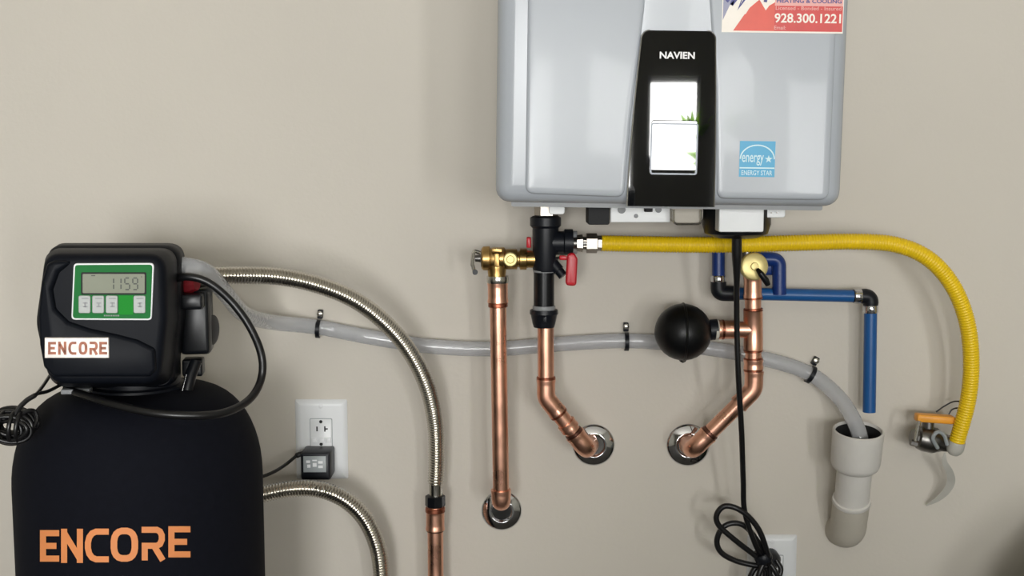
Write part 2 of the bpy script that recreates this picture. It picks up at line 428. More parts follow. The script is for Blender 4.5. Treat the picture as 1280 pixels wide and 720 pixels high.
# dealer sticker
SN = YH + .0032
def S(x, y, l=0.0): return H(x, y, SN + l)
def flat(pts, l, th=.0004):
    m = MB(); a = [S(x, y, l) for x, y in pts]; b = [S(x, y, l - th) for x, y in pts]; return m.rings([b, a])
st = flat([(894, 44.5), (1042, 44.5), (1042, -52), (894, -52)], 0, .0006).build('dealer_sticker', STCREAM, heater)
st['label'] = 'red and cream dealer sticker with phone number'
flat([(895, 30), (895, -52), (932, -52)], .0002).build('sticker_print', STGREY, st)
flat([(908, 42.5), (958, 42.5), (958, 8), (947, 14.5), (940, 4), (926, 16)], .0003).build('sticker_print', STRED, st)
flat([(958, 42.5), (1041, 42.5), (1041, 12), (958, 12)], .0003).build('sticker_print', STRED2, st)
flat([(958, 12), (1041, 12), (1041, 1), (958, 1)], .0003).build('sticker_print', STPINK, st)
flat([(958, 1), (1041, 1), (1041, -20), (958, -20)], .0003).build('sticker_print', STRED2, st)
flat([(958, -20), (1041, -20), (1041, -50), (958, -50)], .0003).build('sticker_print', STBLUE, st)
# the blue zigzag mark
m = MB()
for pl, w in (([(899, 8), (909, -4), (905, 12)], 4), ([(905, 12), (922, -8), (914, 15), (926, -3), (932, -10)], 3.6), ([(946, 8), (948, -6), (952, -14)], 4)):
    for q in stroke(pl, w): m.add([S(x, y, .0007) for x, y in q], [(0, 1, 2, 3)])
m.build('sticker_mark', STBLUE, st)
m = MB()
for pl, w in (([(921, 22), (932, 4), (938, -4), (940, 4), (947, 15), (956, 2), (957, -8)], 3.2),):
    for q in stroke(pl, w): m.add([S(x, y, .0006) for x, y in q], [(0, 1, 2, 3)])
m.build('sticker_mark', STCREAM, st)
def stx(s, x0, y0, x1, y1, mt, b=0.0): text_in_quad(s, lambda x, y: S(x, y, .0007), x0, y0, x1, y1, b).build('lettering', mt, st)
stx('HEATING & COOLING', 960, 3.5, 1039, 8.5, STBLUE, .02)
stx('Licensed - Bonded - Insured', 959, 12.5, 1039, 17, STPINK, .01)
stx('928.300.1221', 958, 21, 1039, 32.5, STCREAM, .02)
stx('Email:', 958, 36, 972, 40.5, STPINK, .01)
# energy label
el = flat([(921, 220), (965, 220), (965, 176), (921, 176)], .0000, .0004).build('energy_label', CYAN, heater)
el['label'] = 'small square cyan energy label'
def ES(x, y, l=.0004): return S(x, y, l)
m = MB(); arc = [(943 - 21 * math.cos(t), 198 - 17 * math.sin(t)) for t in [math.pi * k / 20 for k in range(21)]]
for q in stroke(arc, 1.6): m.add([ES(*p) for p in q], [(0, 1, 2, 3)])
for q in stroke([(921.5, 209), (964.5, 209)], 1.6): m.add([ES(*p) for p in q], [(0, 1, 2, 3)])
star = [(957 + (5 if k % 2 == 0 else 2) * math.sin(k * math.pi / 5), 198 - (5 if k % 2 == 0 else 2) * math.cos(k * math.pi / 5)) for k in range(10)]
m.add([ES(*p) for p in star], [tuple(range(10))])
m.build('label_print', CYANL, el)
text_in_quad('energy', lambda x, y: ES(x, y), 924, 193, 951, 206, .01).build('lettering', CYANL, el)
text_in_quad('ENERGY STAR', lambda x, y: ES(x, y), 924, 212, 962, 218, .01).build('lettering', CYANL, el)

# things under the casing (parts of the heater)
def ublock(name, mt, x0, y0, x1, y1, Y, th, r=2.0, par=heater):
    s = mm(1, Y); c = P((x0 + x1) / 2, (y0 + y1) / 2, Y)
    ol = rounded(rect(-(x1 - x0) / 2 * s, -(y1 - y0) / 2 * s, (x1 - x0) / 2 * s, (y1 - y0) / 2 * s), r * s, 4)
    return MB().plate(ol, c, Vector((1, 0, 0)), Vector((0, 0, 1)), Vector((0, -1, 0)), [(-th, .0), (-.001, 0), (0, .001)]).build(name, mt, par)
ublock('knockout_cap', SLOT, 735, 240, 762, 281, .20, .05, 3)
bp_ = ublock('mounting_plate', HOUSEW, 763, 240, 838, 278, .18, .004, 2)
for (x, y, r) in ((777, 262, 5), (795, 270, 2.6), (823, 262, 4)):
    MB().lathe(P(x, y, .181), (0, -1, 0), [(0, mm(r, .18)), (.0012, mm(r, .18)), (.0015, mm(r * .7, .18))], 20).build('screw_hole', GREYP, bp_)
ublock('terminal', SLOT, 806, 250, 816, 265, .19, .01, 1)
cb = ublock('condensate_trap', PVCP, 840, 240, 879, 279, .20, .05, 9)
s_ = .2
MB().tube(fillet([P(842, 262, s_ + .004), P(842, 280, s_ + .004), P(876, 280, s_ + .004), P(876, 262, s_ + .004)], .006), .0017, 8).build('wire_clip', STEEL, cb)
MB().lathe(P(921, 240, .17), (0, 0, -1), [(0, .048), (.045, .048), (.058, .044), (.064, .03)], 32).build('gas_inlet_collar', BLACKS, heater)
jb = ublock('junction_box', HOUSEW, 899, 240, 955, 290, .235, .03, 2.5)
tb = ublock('side_tab', HOUSEW, 955, 240, 982, 272, .20, .004, 4)
for x in (964, 971): MB().lathe(P(x, 266, .2005), (0, -1, 0), [(0, .0012), (.001, .0012)], 10).build('screw', STEELD, tb)
tb2 = ublock('side_tab', HOUSEW, 686, 240, 706, 268, .19, .004, 4)

# ------------------------------------------------------------------ copper pipes and wall flanges
def flange(px, py, rpx, label):
    c = P(px, py, 0); r = mm(rpx, 0)
    o = MB().lathe(c + Vector((0, .002, 0)), (0, -1, 0), [(0, r * .97), (.003, r), (.0042, r * .985), (.0062, r * .9), (.0082, r * .74), (.0102, r * .62), (.0108, r * .54), (.010, r * .50), (.004, r * .47)], 48).build('wall_flange', CHROME, angle=60)
    tag(o, label, 'pipe flange', 'round chrome wall flanges'); return o
flange(627, 638, 26, 'chrome wall flange around the straight copper pipe, lowest of three')
flange(742, 556, 27, 'chrome wall flange at the end of the copper pipe under the black tee')
flange(860, 556, 27.5, 'chrome wall flange left of the hanging black power cord')
YP = .098; RP = .0122
def pipe_thing(label, cat='pipe'):
    return None
def joint(root, pts, r=.0142, name='coupling', mt=None):
    """a fitting sleeve along pts with slightly rolled rims"""
    pts = resample([Vector(p) for p in pts], .003); n = len(pts)
    rs = [r + (.0007 if (i <= 1 or i >= n - 2) else 0) for i in range(n)]
    return MB().tube(pts, rs, 24).build(name, mt or COPPER, root, angle=60)
def ring(root, a, b, r, mt, name='solder_ring'):
    a = Vector(a); b = Vector(b); d = (b - a)
    return MB().lathe(a, d, [(0, r * .93), (d.length * .15, r), (d.length * .85, r), (d.length, r * .93)], 24).build(name, mt, root)
def sub(path, a, b):
    """portion of a path between fractions a and b of its length"""
    q = resample(path, .002); n = len(q) - 1
    return q[int(a * n):int(b * n) + 1]

# straight pipe
p0 = P(622, 352, YP); pA = P(626.5, 628, YP); pB = P(627, 637, .0); pB.y = .03
pA2 = Vector((pB.x, -.0, pA.z)); path = fillet([p0, pA, Vector((pB.x, .03, pA.z - .004))], .024, 10)
cp1 = thing('copper_pipe', (p0.x, -YP, pA.z), 'straight vertical copper pipe hanging below the brass valve', 'pipe', group='copper pipes')
MB().tube(path, RP, 24).build('pipe', COPPER, cp1, angle=60)
q = fillet([P(626.1, 612, YP), pA, Vector((pB.x, -.045, pA.z - .002))], .024, 10); joint(cp1, q, .0145, 'elbow')
joint(cp1, [P(622, 352, YP), P(622.4, 378, YP)], .0148)
ring(cp1, P(622.4, 378, YP), P(622.5, 384, YP), .0146, COPPERD)

# pipe below the black tee, bending right into the wall
a0 = P(682, 400, YP); a1 = P(682.5, 497, YP); a2 = P(733, 561, YP - .012); a3 = P(741, 556, 0); a3.y = .03
path = fillet([a0, a1, a2, a3], .022, 10)
cp2 = thing('copper_pipe', (a2.x, -YP, a2.z), 'copper pipe below the black tee, bending right into the wall', 'pipe', group='copper pipes')
MB().tube(path, RP, 24).build('pipe', COPPER, cp2, angle=60)
d1 = (a2 - a1).normalized()
joint(cp2, fillet([a1 + Vector((0, 0, .028)), a1, a1 + d1 * .03], .02, 8), .0137, 'elbow')
ring(cp2, a1 + Vector((0, 0, .027)), a1 + Vector((0, 0, .032)), .0142, COPPERD)
ring(cp2, a1 + d1 * .029, a1 + d1 * .034, .0142, COPPERD)
joint(cp2, fillet([a2 - d1 * .03, a2, a2 + (a3 - a2) * .45], .018, 8), .0148, 'elbow')
ring(cp2, a2 - d1 * .035, a2 - d1 * .03, .0140, SOLDER)
joint(cp2, [a1 - d1 * -.05, a1 + d1 * .062], .0140)

# pipe with the tee, bending left into the wall
b0 = P(941, 342, YP); b1 = P(942, 487, YP); b2 = P(866, 562, YP - .012); b3 = P(859, 556, 0); b3.y = .03
path = fillet([b0, b1, b2, b3], .024, 10)
cp3 = thing('copper_pipe', (b2.x, -YP, b2.z), 'copper pipe with side tee, bending left into the wall behind the power cord', 'pipe', group='copper pipes')
MB().tube(path, RP * .98, 24).build('pipe', COPPER, cp3, angle=60)
d2 = (b2 - b1).normalized()
joint(cp3, fillet([b1 + Vector((0, 0, .028)), b1, b1 + d2 * .032], .022, 8), .0138, 'elbow')
joint(cp3, fillet([b2 - d2 * .034, b2, b2 + (b3 - b2) * .45], .018, 8), .0142, 'elbow')
joint(cp3, [P(941, 345, YP), P(941, 372, YP)], .0132)
tee = MB().tube([P(941.3, 388, YP), P(941.3, 389, YP), P(941.6, 436, YP), P(941.6, 437, YP)], [.0148, .0142, .0142, .0148], 24)
tee.tube([P(941, 412, YP), P(928, 412, YP), P(921, 412, YP)], [.0135, .0122, .0122], 20)
tee.build('tee_fitting', COPPER, cp3, angle=60)
for y0, y1 in ((371, 374), (385, 388), (437, 440), (447, 449), (461, 464)):
    ring(cp3, P(941.3, y0, YP), P(941.4, y1, YP), .0141, COPPERD)
joint(cp3, [P(941.7, 449, YP), P(941.8, 461, YP)], .0140)
ring(cp3, b2 - d2 * .04, b2 - d2 * .034, .0136, SOLDER)
joint(cp3, [P(922, 412, YP), P(898, 412, YP)], .0138, 'nipple')
ring(cp3, P(905, 412, YP), P(902, 412, YP), .0150, COPPERD)
ring(cp3, P(898, 412, YP), P(893, 412, YP), .0155, PVCP, 'thread_seal')

# pipe under the upper steel hose
YS = .06
cp4 = thing('copper_pipe', P(544, 720, YS), 'short copper stub with black collar below the upper steel hose', 'pipe', group='copper pipes')
e0 = P(544, 632, YS); e1 = Vector((e0.x, e0.y, .62)); e2 = Vector((e0.x, .03, .62))
MB().tube(fillet([e0, e1, e2], .03), .0122, 24).build('pipe', COPPER, cp4, angle=60)
joint(cp4, [P(544, 636, YS), P(544, 662, YS)], .0142)
ring(cp4, P(544, 634, YS), P(544, 640, YS), .0155, COPPERD)
ring(cp4, P(544, 660, YS), P(544, 664, YS), .0136, SOLDER)

# ------------------------------------------------------------------ black tee with isolation valves
YT = .100
iv = thing('isolation_valve', P(681, 408, YT), 'black tee valve with red lever under the left of the white heater', 'valve')
zt = lambda py, Y=YT: P(681, py, Y)
def vl(prof, mt, name, px=681, Y=YT, seg=32, par=None):
    """vertical lathe from pixel rows: prof = [(py, rpx)]"""
    o = P(px, prof[0][0], Y); pr = [((o - P(px, y, Y)).z, mm(r, Y)) for y, r in prof]
    return MB().lathe(o, (0, 0, -1), pr, seg).build(name, mt, par or iv, angle=40)
vl([(238, 12), (258, 12), (258, 15), (269, 15), (271, 13)], NICKEL, 'union_nut', 683, seg=6)
vl([(270, 16), (272, 19.5), (282, 19.5), (285, 16.5), (336, 16), (339, 15)], BLACKP, 'tee_body', 682)
m = MB(); c0 = P(690, 303, YT); c1 = P(716, 303, YT); L = (c1 - c0).length
m.lathe(c0, c1 - c0, [(0, .0165), (L * .55, .0165), (L * .6, .0195), (L, .0195)], 28); m.build('branch', BLACKP, iv)
c0 = P(716, 303, YT); c1 = P(722, 303, YT); MB().lathe(c0, c1 - c0, [(0, .017), (.006, .017)], 24).build('washer', GREYP, iv)
vl([(336, 14.5), (338, 15), (340, 14.5)], GREYP, 'seal_ring', 681)
vl([(340, 13), (384, 13)], BLACKS, 'sleeve', 680)
vl([(382, 14), (384, 14.5), (387, 14)], GREYP, 'seal_ring', 680)
vl([(387, 17.5), (392, 18), (394, 16.5), (404, 14.5), (409, 13)], BLACKP, 'compression_nut', 680, seg=12)
m = MB().box(P(681, 398, YT + .0165), .006, .005, .012, bev=.001); m.build('nut_lug', BLACKP, iv)
# red lever
lv = MB().tube([P(696, 320, YT + .012), P(714, 320, YT + .020)], .0042, 12).build('lever_stem', STEEL, iv)
ol = rounded([(-.0085, -.024), (.0075, -.025), (.009, .015), (.004, .024), (-.006, .022)], .006, 5)
MB().plate(ol, P(714, 336, YT + .022), Vector((1, 0, 0)), Vector((0, 0, 1)), Vector((0, -1, 0)), [(-.007, .003), (-.005, .0), (.003, 0), (.0055, .002), (.0062, .005)]).build('red_lever', RED, iv)
MB().box(P(705, 322, YT + .018), .014, .008, .007, bev=.002).build('lever_neck', RED, iv)
MB().box(P(661, 303, YT - .012), .007, .012, .016, bev=.002).build('red_cap', RED, iv)
dd = P(704, 345, YT + .012) - P(690, 328, YT + .006)
MB().lathe(P(690, 328, YT + .006), dd, [(0, .0085), (dd.length * .6, .0085), (dd.length * .62, .0070), (dd.length, .0070)], 20).build('drain_cock', BLACKP, iv)

# ------------------------------------------------------------------ brass relief valve
rv = thing('relief_valve', P(622, 352, YP), 'brass pressure relief valve above the straight copper pipe', 'valve')
h0 = P(603, 323, YP); 
def hl(x0, prof, mt, name, par, py=323, Y=YP, seg=32):
    o = P(x0, py, Y); pr = [((P(x, py, Y) - o).length * (1 if x >= x0 else -1), mm(r, Y)) for x, r in prof]
    return MB().lathe(o, (1, 0, 0), pr, seg).build(name, mt, par, angle=40)
hl(602, [(602, 13), (604, 15), (612, 15.5), (613, 13), (617, 14), (630, 14), (632, 12)], BRASS, 'brass_body', rv)
vl([(312, 8), (318, 12), (336, 12), (345, 11), (350, 12)], BRASS, 'brass_neck', 621, YP, par=rv)
MB().box(P(621, 325, YP + .017), .008, .006, .020, bev=.001).build('cast_rib', BRASS, rv)
MB().box(P(621, 313, YP + .016), .016, .006, .006, bev=.001).build('cast_rib', BRASS, rv)
vl([(345, 13.5), (348, 14), (352, 14), (357, 11.5)], STEEL, 'collar', 622, YP, par=rv)
hl(632, [(632, 13), (646, 13), (647, 10), (649, 10), (650, 13.5), (658, 13.5), (659, 11), (672, 11)], BRASS, 'brass_union', rv, py=324, seg=12)
MB().lathe(P(638, 324, YP + .012), (0, -1, 0), [(0, .0105), (.005, .0105), (.0065, .009), (.0065, .006), (.005, .005)], 24).build('brass_cap', BRASSP, rv)
m = MB().lathe(P(604, 323, YP), (-1, 0, 0), [(0, .014), (.003, .013), (.004, .006), (.012, .005)], 20); m.build('bonnet', STEELD, rv)
MB().tube(fillet([P(600, 316, YP + .005), P(592, 313, YP + .008), P(590, 330, YP + .01), P(594, 343, YP + .01)], .004), .0028, 10).build('test_lever', STEEL, rv)
MB().lathe(P(594, 340, YP + .012), (0, -1, 0), [(0, .004), (.004, .004)], 12).build('lever_pin', BLACKP, rv)

# ------------------------------------------------------------------ yellow gas hose
YG = .115
gh = thing('gas_hose', P(1197, 550, .07), 'yellow corrugated gas hose looping right under the heater', 'hose')
gp = catmull([P(752, 304, YG), P(800, 305, YG), P(900, 306, YG), P(1000, 303.5, YG), P(1070, 302, YG), P(1120, 306, YG), P(1160, 323, YG), P(1190, 356, YG - .005), P(1208, 400, YG - .012), P(1214, 450, YG - .022), P(1210, 500, YG - .032), P(1195, 556, YG - .045)], 12)
corrugated(gp, .0122, .0109, .0042, 16).build('hose', YELLOW, gh, angle=80)
def hl2(prof, mt, name, seg=24, py=304): return hl(prof[0][0], prof, mt, name, gh, py, YG, seg)
hl2([(721, 10), (728, 11), (729, 8), (735, 8)], NICKEL, 'hex_adapter', 6)
hl2([(733, 12.5), (746, 12.5), (747, 9.5), (753, 9.5)], NICKEL, 'flare_nut', 6)
hl2([(717, 7.5), (740, 7.5)], STEELD, 'nipple')
e = gp[-1]; d = (gp[-1] - gp[-3]).normalized()
MB().lathe(e - d * .006, d, [(0, .0128), (.012, .0132), (.018, .011), (.022, .007)], 24).build('end_sleeve', TAPE, gh)

# gas shut-off valve
YV = .055
gv = thing('gas_valve', P(1162, 565, YV), 'steel gas shut-off valve with flat orange handle on the right wall', 'valve')
c = P(1163, 547, YV)
MB().lathe(P(1140, 545, YV), P(1192, 556, YV) - P(1140, 545, YV), [(0, .012), (.008, .012), (.010, .017), (.020, .020), (.036, .020), (.044, .015), (.058, .013)], 10).build('valve_body', STEELD, gv)
MB().lathe(P(1162, 548, 0) + Vector((0, .01, 0)), (0, -1, 0), [(0, .012), (.05, .012)], 20).build('wall_nipple', STEELD, gv)
hd = Matrix.Rotation(math.radians(4), 3, 'Y')
MB().box(P(1168, 523, YV + .006), .058, .020, .012, hd, .003).build('orange_handle', ORANGE, gv)
MB().lathe(P(1160, 538, YV), (0, 0, 1), [(0, .009), (.014, .009)], 12).build('stem', STEELD, gv)
bd = P(1143, 556, YV + .022) - P(1149, 526, YV + .022)
MB().lathe(P(1149, 526, YV + .022), bd, [(0, .0030), (bd.length, .0030)], 10).build('bolt', STEEL, gv)
MB().lathe(P(1143, 554, YV + .022), (-.9, 0, .25), [(-.004, .005), (.006, .005)], 6).build('bolt_nut', STEELD, gv)
MB().tube(catmull([P(1172, 560, YV + .02), P(1166, 548, YV + .026), P(1172, 540, YV + .024), P(1180, 544, YV + .022), P(1184, 556, YV + .02)], 6), .0030, 8).build('thread_seal', TAGG, gv)
for pts in ([(1170, 515), (1180, 508), (1192, 502), (1204, 502)], [(1186, 518), (1190, 512), (1198, 510), (1206, 512)]):
    MB().tube(catmull([P(x, y, YV + .004) for x, y in pts], 6), .0012, 8).build('tracer_wire', CABLE, gv)
# hanging tape
tp = catmull([P(1181, 566, .062), P(1181, 578, .058), P(1187, 590, .05), P(1189, 602, .04), P(1183, 614, .032), P(1172, 624, .022), P(1158, 632, .010)], 8)
n = len(tp); out = []
for i, p in enumerate(tp):
    t = (tp[min(i + 1, n - 1)] - tp[max(i - 1, 0)]).normalized(); w = t.cross(Vector((0.25, 1, .0)).normalized()).normalized()
    hw = mm(0.9 + 4.0 * math.sin(min(1, i / (n - 1) * 1.02) * math.pi) ** .8, .05); nn = w.cross(t).normalized() * .0004
    out.append([p + w * hw + nn, p - w * hw + nn, p - w * hw - nn, p + w * hw - nn])
tag(MB().rings(out).build('sealing_tape', TAPE), 'curled loose end of grey tape dangling under the gas valve', 'tape')

# ------------------------------------------------------------------ blue tubing
YB = .045
bt = thing('blue_tube', P(1087, 515, YB), 'blue plastic discharge tube with black elbows, ending above the drain', 'pipe')
RB = .0098
MB().tube([P(898, 296, YB), P(898, 360, YB)], RB, 20).build('tube_run', NAVY, bt)
MB().tube([P(902, 366.5, YB), P(1084, 370.5, YB)], RB * .97, 20).build('tube_run', BLUE, bt)
MB().tube([P(1088.5, 374, YB), P(1086.5, 515, YB)], RB, 20).build('tube_run', BLUE, bt)
MB().tube(fillet([P(898, 352, YB), P(898, 366.5, YB), P(922, 367, YB)], .010), RB * 1.22, 20).build('elbow', BLACKP, bt)
MB().tube(fillet([P(1066, 370, YB), P(1088.5, 370.5, YB), P(1088, 388, YB)], .010), [RB * 1.02] * 1 + [RB * 1.2] * 9 + [RB * 1.02], 20).build('elbow', BLACKP, bt)
for (x, y, dx, dy) in ((898, 349, 0, 5), (917, 367, 5, 0), (1072, 370.2, 5, 0), (1088.2, 386, 0, 5)):
    a = P(x - dx, y - dy, YB); b = P(x + dx, y + dy, YB); ring(bt, a, b, RB * 1.18, CHROME, 'crimp_ring')
ring(bt, P(898, 296, YB), P(898, 303, YB), RB * 1.3, BRASS, 'brass_joint')
MB().tube(fillet([P(974, 368, YB + .006), P(974, 324, YB + .006), P(946, 324, YB + .006)], .012), RB * 1.08, 20).build('branch_loop', NAVY, bt)
MB().box(P(955, 334, YB - .004), .030, .014, .024, bev=.004).build('branch_block', NAVY, bt)

# round brass valve on the tee pipe
dv = thing('drain_valve', P(942, 346, YP), 'round pale brass valve with small black lever above the copper tee', 'valve')
fc = P(943.5, 333, YP + .022); nrm = (CAM - fc).normalized() * .3 + Vector((.1, -.9, .1)); nrm.normalize()
MB().lathe(fc - nrm * .03, nrm, [(0, .012), (.012, .013), (.018, .0200), (.026, .0206), (.029, .0194), (.030, .0180), (.0292, .006), (.031, .005), (.0312, .001)], 36).build('brass_knob', BRASSP, dv, angle=40)
MB().lathe(P(941, 350, YP), (0, 0, 1), [(0, .0128), (.012, .0115), (.014, .0100), (.026, .0100)], 12).build('brass_neck', BRASS, dv)
MB().tube([P(947, 337, YP + .028), P(951, 342, YP + .034), P(957, 350, YP + .034), P(960, 356, YP + .032)], [.003, .0044, .0050, .0040], 14).build('black_lever', BLACKS, dv)
MB().lathe(P(934, 318, YP - .005), (0, 0, 1), [(-.02, .011), (.075, .011)], 16).build('riser', STEELD, dv)

# black round bulb (expansion vessel)
ev = thing('expansion_bulb', P(854, 453, YP), 'round black bulb on a copper side tee, left of the power cord', 'vessel')
cb_ = P(854, 415, YP); ax = (P(893, 412, YP) - cb_).normalized()
R_ = mm(36, YP)
prof = [(-R_ * 1.0, .004)]
for k in range(1, 15):
    t = math.pi * k / 16; prof.append((-R_ * math.cos(t) * 1.0, R_ * math.sin(t) * 1.0))
prof += [(R_ * .96, .0135), (R_ * 1.1, .0125)]
MB().lathe(cb_, ax, prof, 48).build('bulb', RUBBER, ev, angle=60)
seam = [cb_ + Vector((math.cos(t) * R_ * 0.04, -math.sin(t) * R_ * 1.0, math.cos(t) * R_ * 1.0)) for t in [2 * math.pi * k / 64 for k in range(64)]]
MB().tube([cb_ + (Vector((0, 0, 1)) * math.cos(t) + Vector((0, -1, 0)) * math.sin(t)) * R_ * 1.0 for t in [2 * math.pi * k / 64 for k in range(64)]], .0018, 8, loop=True).build('seam', RUBBER, ev)
MB().lathe(cb_ - Vector((0, 0, R_)), (0, 0, -1), [(-.004, .008), (.002, .0045), (.004, .001)], 16).build('nub', RUBBER, ev)
MB().lathe(cb_ + ax * R_ * .92, ax, [(0, .0155), (.012, .0155), (.014, .013), (.02, .0125)], 24).build('collar', BLACKP, ev)

# ------------------------------------------------------------------ drain standpipe
sp = thing('drain_standpipe', P(1058, 676, .03), 'pale plastic drain standpipe with open socket below the blue tube', 'pipe')
t0 = P(1073, 537, .082); t1 = P(1068.5, 586, .070); t2 = P(1064, 628, .052); t3 = P(1058, 662, .018); t4 = Vector((t3.x - .004, .03, t3.z - .008))
ax0 = (t1 - t0).normalized(); L0 = (t1 - t0).length
MB().lathe(t0, ax0, [(.045, .0315), (.004, .0335), (0, .0350), (.0012, .0375), (.004, .0380), (L0 * .83, .0368), (L0 * .93, .0345), (L0 * 1.0, .0300), (L0 * 1.02, .026)], 40, caps=False).build('socket', PVC, sp, angle=40)
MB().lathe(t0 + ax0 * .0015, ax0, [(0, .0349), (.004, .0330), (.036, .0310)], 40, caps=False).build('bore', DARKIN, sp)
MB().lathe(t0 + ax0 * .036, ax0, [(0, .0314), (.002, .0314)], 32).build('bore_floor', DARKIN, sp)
hub = catmull([t0.lerp(t1, .9), t1.lerp(t2, .4), t2], 8)
MB().tube(hub, [.0262] * len(hub), 36).build('hub', PVC, sp, angle=60)
el_ = catmull([t2 + (t1 - t2) * .1, t2.lerp(t3, .5) + Vector((0, -.003, 0)), t3, t4], 8)
MB().tube(el_, [.0278] * len(el_), 36).build('elbow', PVCP, sp, angle=60)
dE = (el_[1] - el_[0]).normalized()
MB().lathe(el_[0] - dE * .002, dE, [(0, .0265), (.001, .0285), (.006, .0295), (.008, .0280)], 36).build('elbow_rim', PVC, sp, angle=50)

# ------------------------------------------------------------------ clear drain hose and clips
dh = thing('drain_hose', P(1075, 540, .08), 'clear braided drain hose clipped along the wall, ending in the standpipe', 'hose')
HOSEP = [P(205, 331, .345), P(232, 333, .34), P(258, 341, .315), P(282, 367, .25), P(306, 393, .16), P(342, 403, .065), P(398, 409, .016), P(460, 421, .018), P(540, 433, .017), P(620, 436, .017), P(700, 430, .017), P(783, 426, .016), P(850, 431, .018), P(920, 441, .020), P(980, 455, .018), P(1017, 470, .018), P(1048, 496, .040), P(1066, 523, .066), P(1075, 546, .080), P(1075, 563, .078)]
hp = catmull(HOSEP, 10)
MB().tube(hp, .0118, 20).build('hose', HOSE, dh, angle=80)
hr = resample(hp, .004); m = MB()
# braid threads wound both ways
def frames(pts):
    u = Vector((0, 0, 1)); out = []
    for i in range(len(pts)):
        t = (pts[min(i + 1, len(pts) - 1)] - pts[max(i - 1, 0)]).normalized(); u = (u - t * u.dot(t)).normalized(); out.append((u, t.cross(u)))
    return out
fr = frames(hr)
for sgn in (1, -1):
    for k in range(3):
        m.tube([p + (fr[i][0] * math.cos(sgn * i * .55 + k * 2.094) + fr[i][1] * math.sin(sgn * i * .55 + k * 2.094)) * .0110 for i, p in enumerate(hr)], .0005, 4)
b_ = m.build('braid', BRAID, dh, angle=80); b_['kind'] = 'stuff'

def clip(px, py, Y, tilt, label):
    c = P(px, py, Y); ex = Vector((math.cos(tilt), 0, math.sin(tilt)))      # along the strap
    t = thing('hose_clip', c, label, 'clip', group='hose clips')
    al = Vector((-math.sin(tilt), 0, math.cos(tilt)))
    out = []
    N = 18; r0, r1 = .0124, .0145
    for k in range(N + 1):
        a = -math.pi * .5 - .2 + (math.pi + .4) * k / N
        d = ex * math.sin(a) + Vector((0, -1, 0)) * math.cos(a)
        out.append([c + d * r + al * w for r, w in ((r0, -.0032), (r1, -.0032), (r1, .0032), (r0, .0032))])
    MB().rings(out).build('strap', BLACKP, t)
    e = c + ex * .018; wy = -.002
    MB().box(Vector((c.x, 0, c.z)) + ex * .0215 + Vector((0, -.006, 0)), .014, .010, .008, Matrix.Rotation(-tilt, 3, 'Y'), .0015).build('tab', BLACKP, t)
    MB().lathe(Vector((c.x, 0, c.z)) + ex * .0225 + Vector((0, -.0105, 0)), (0, -1, 0), [(0, .0044), (.002, .0044), (.003, .002)], 16).build('screw', STEEL, t)
clip(398, 411, .017, math.radians(86), 'small black hose clip left of the curving steel hose')
clip(783, 427, .017, math.radians(90), 'small black hose clip left of the round black bulb')
clip(1013, 468, .019, math.radians(62), 'small black tilted hose clip right of the power cord')

# ------------------------------------------------------------------ outlets
def outlet(px0, py0, px1, py1, label):
    a = P(px0, py1, 0); b = P(px1, py0, 0); c = (a + b) / 2; w = b.x - a.x; h = b.z - a.z
    t = thing('wall_outlet', (c.x, 0, a.z), label, 'outlet', group='white wall outlets')
    ex, ez, en = Vector((1, 0, 0)), Vector((0, 0, 1)), Vector((0, -1, 0)); o = Vector((c.x, 0, c.z))
    MB().plate(rounded(rect(-w / 2, -h / 2, w / 2, h / 2), .003, 4), o, ex, ez, en, [(-.002, 0), (.0015, 0), (.0045, .003), (.006, .008), (.006, .010)]).build('cover_plate', PLATEW, t)
    MB().plate(rounded(rect(-.0172, -.034, .0172, .034), .002, 3), o, ex, ez, en, [(.004, -.0006), (.0063, -.0006)]).build('recess_line', TAGG, t)
    f = MB().plate(rounded(rect(-.0168, -.0335, .0168, .0335), .002, 3), o, ex, ez, en, [(.004, 0), (.0070, 0), (.0078, .0012)]).build('receptacle', PLATEW, t)
    for dz in (.018, -.018):
        for (dx, sw, sh) in ((-.0062, .0022, .0075), (.0062, .0022, .0085)):
            MB().box(o + en * .0078 + ex * dx + ez * dz, sw, .0012, sh).build('slot', SLOT, f)
        MB().box(o + en * .0078 + ex * .0088 + ez * dz, .004, .0012, .002).build('slot', SLOT, f)
        MB().lathe(o + en * .0072 + ez * (dz + .0115), en, [(0, .0026), (.0012, .0026)], 14).build('ground_hole', SLOT, f)
    for dx in (-.011, .001, .011):
        MB().box(o + en * .0080 + ex * dx, .0085, .003, .0085, bev=.0008).build('test_button', PLATEW, f)
    for dz in (.052, -.052):
        MB().lathe(o + en * .0058 + ez * dz * (h / .124), en, [(0, .0035), (.001, .0035), (.0016, .002)], 16).build('cover_screw', PLATEW, t)
    return t
outlet(371, 499, 434, 598, 'white wall outlet with a black power adapter plugged in')
outlet(932, 668, 996, 768, 'white wall outlet behind the bundled black power cord')

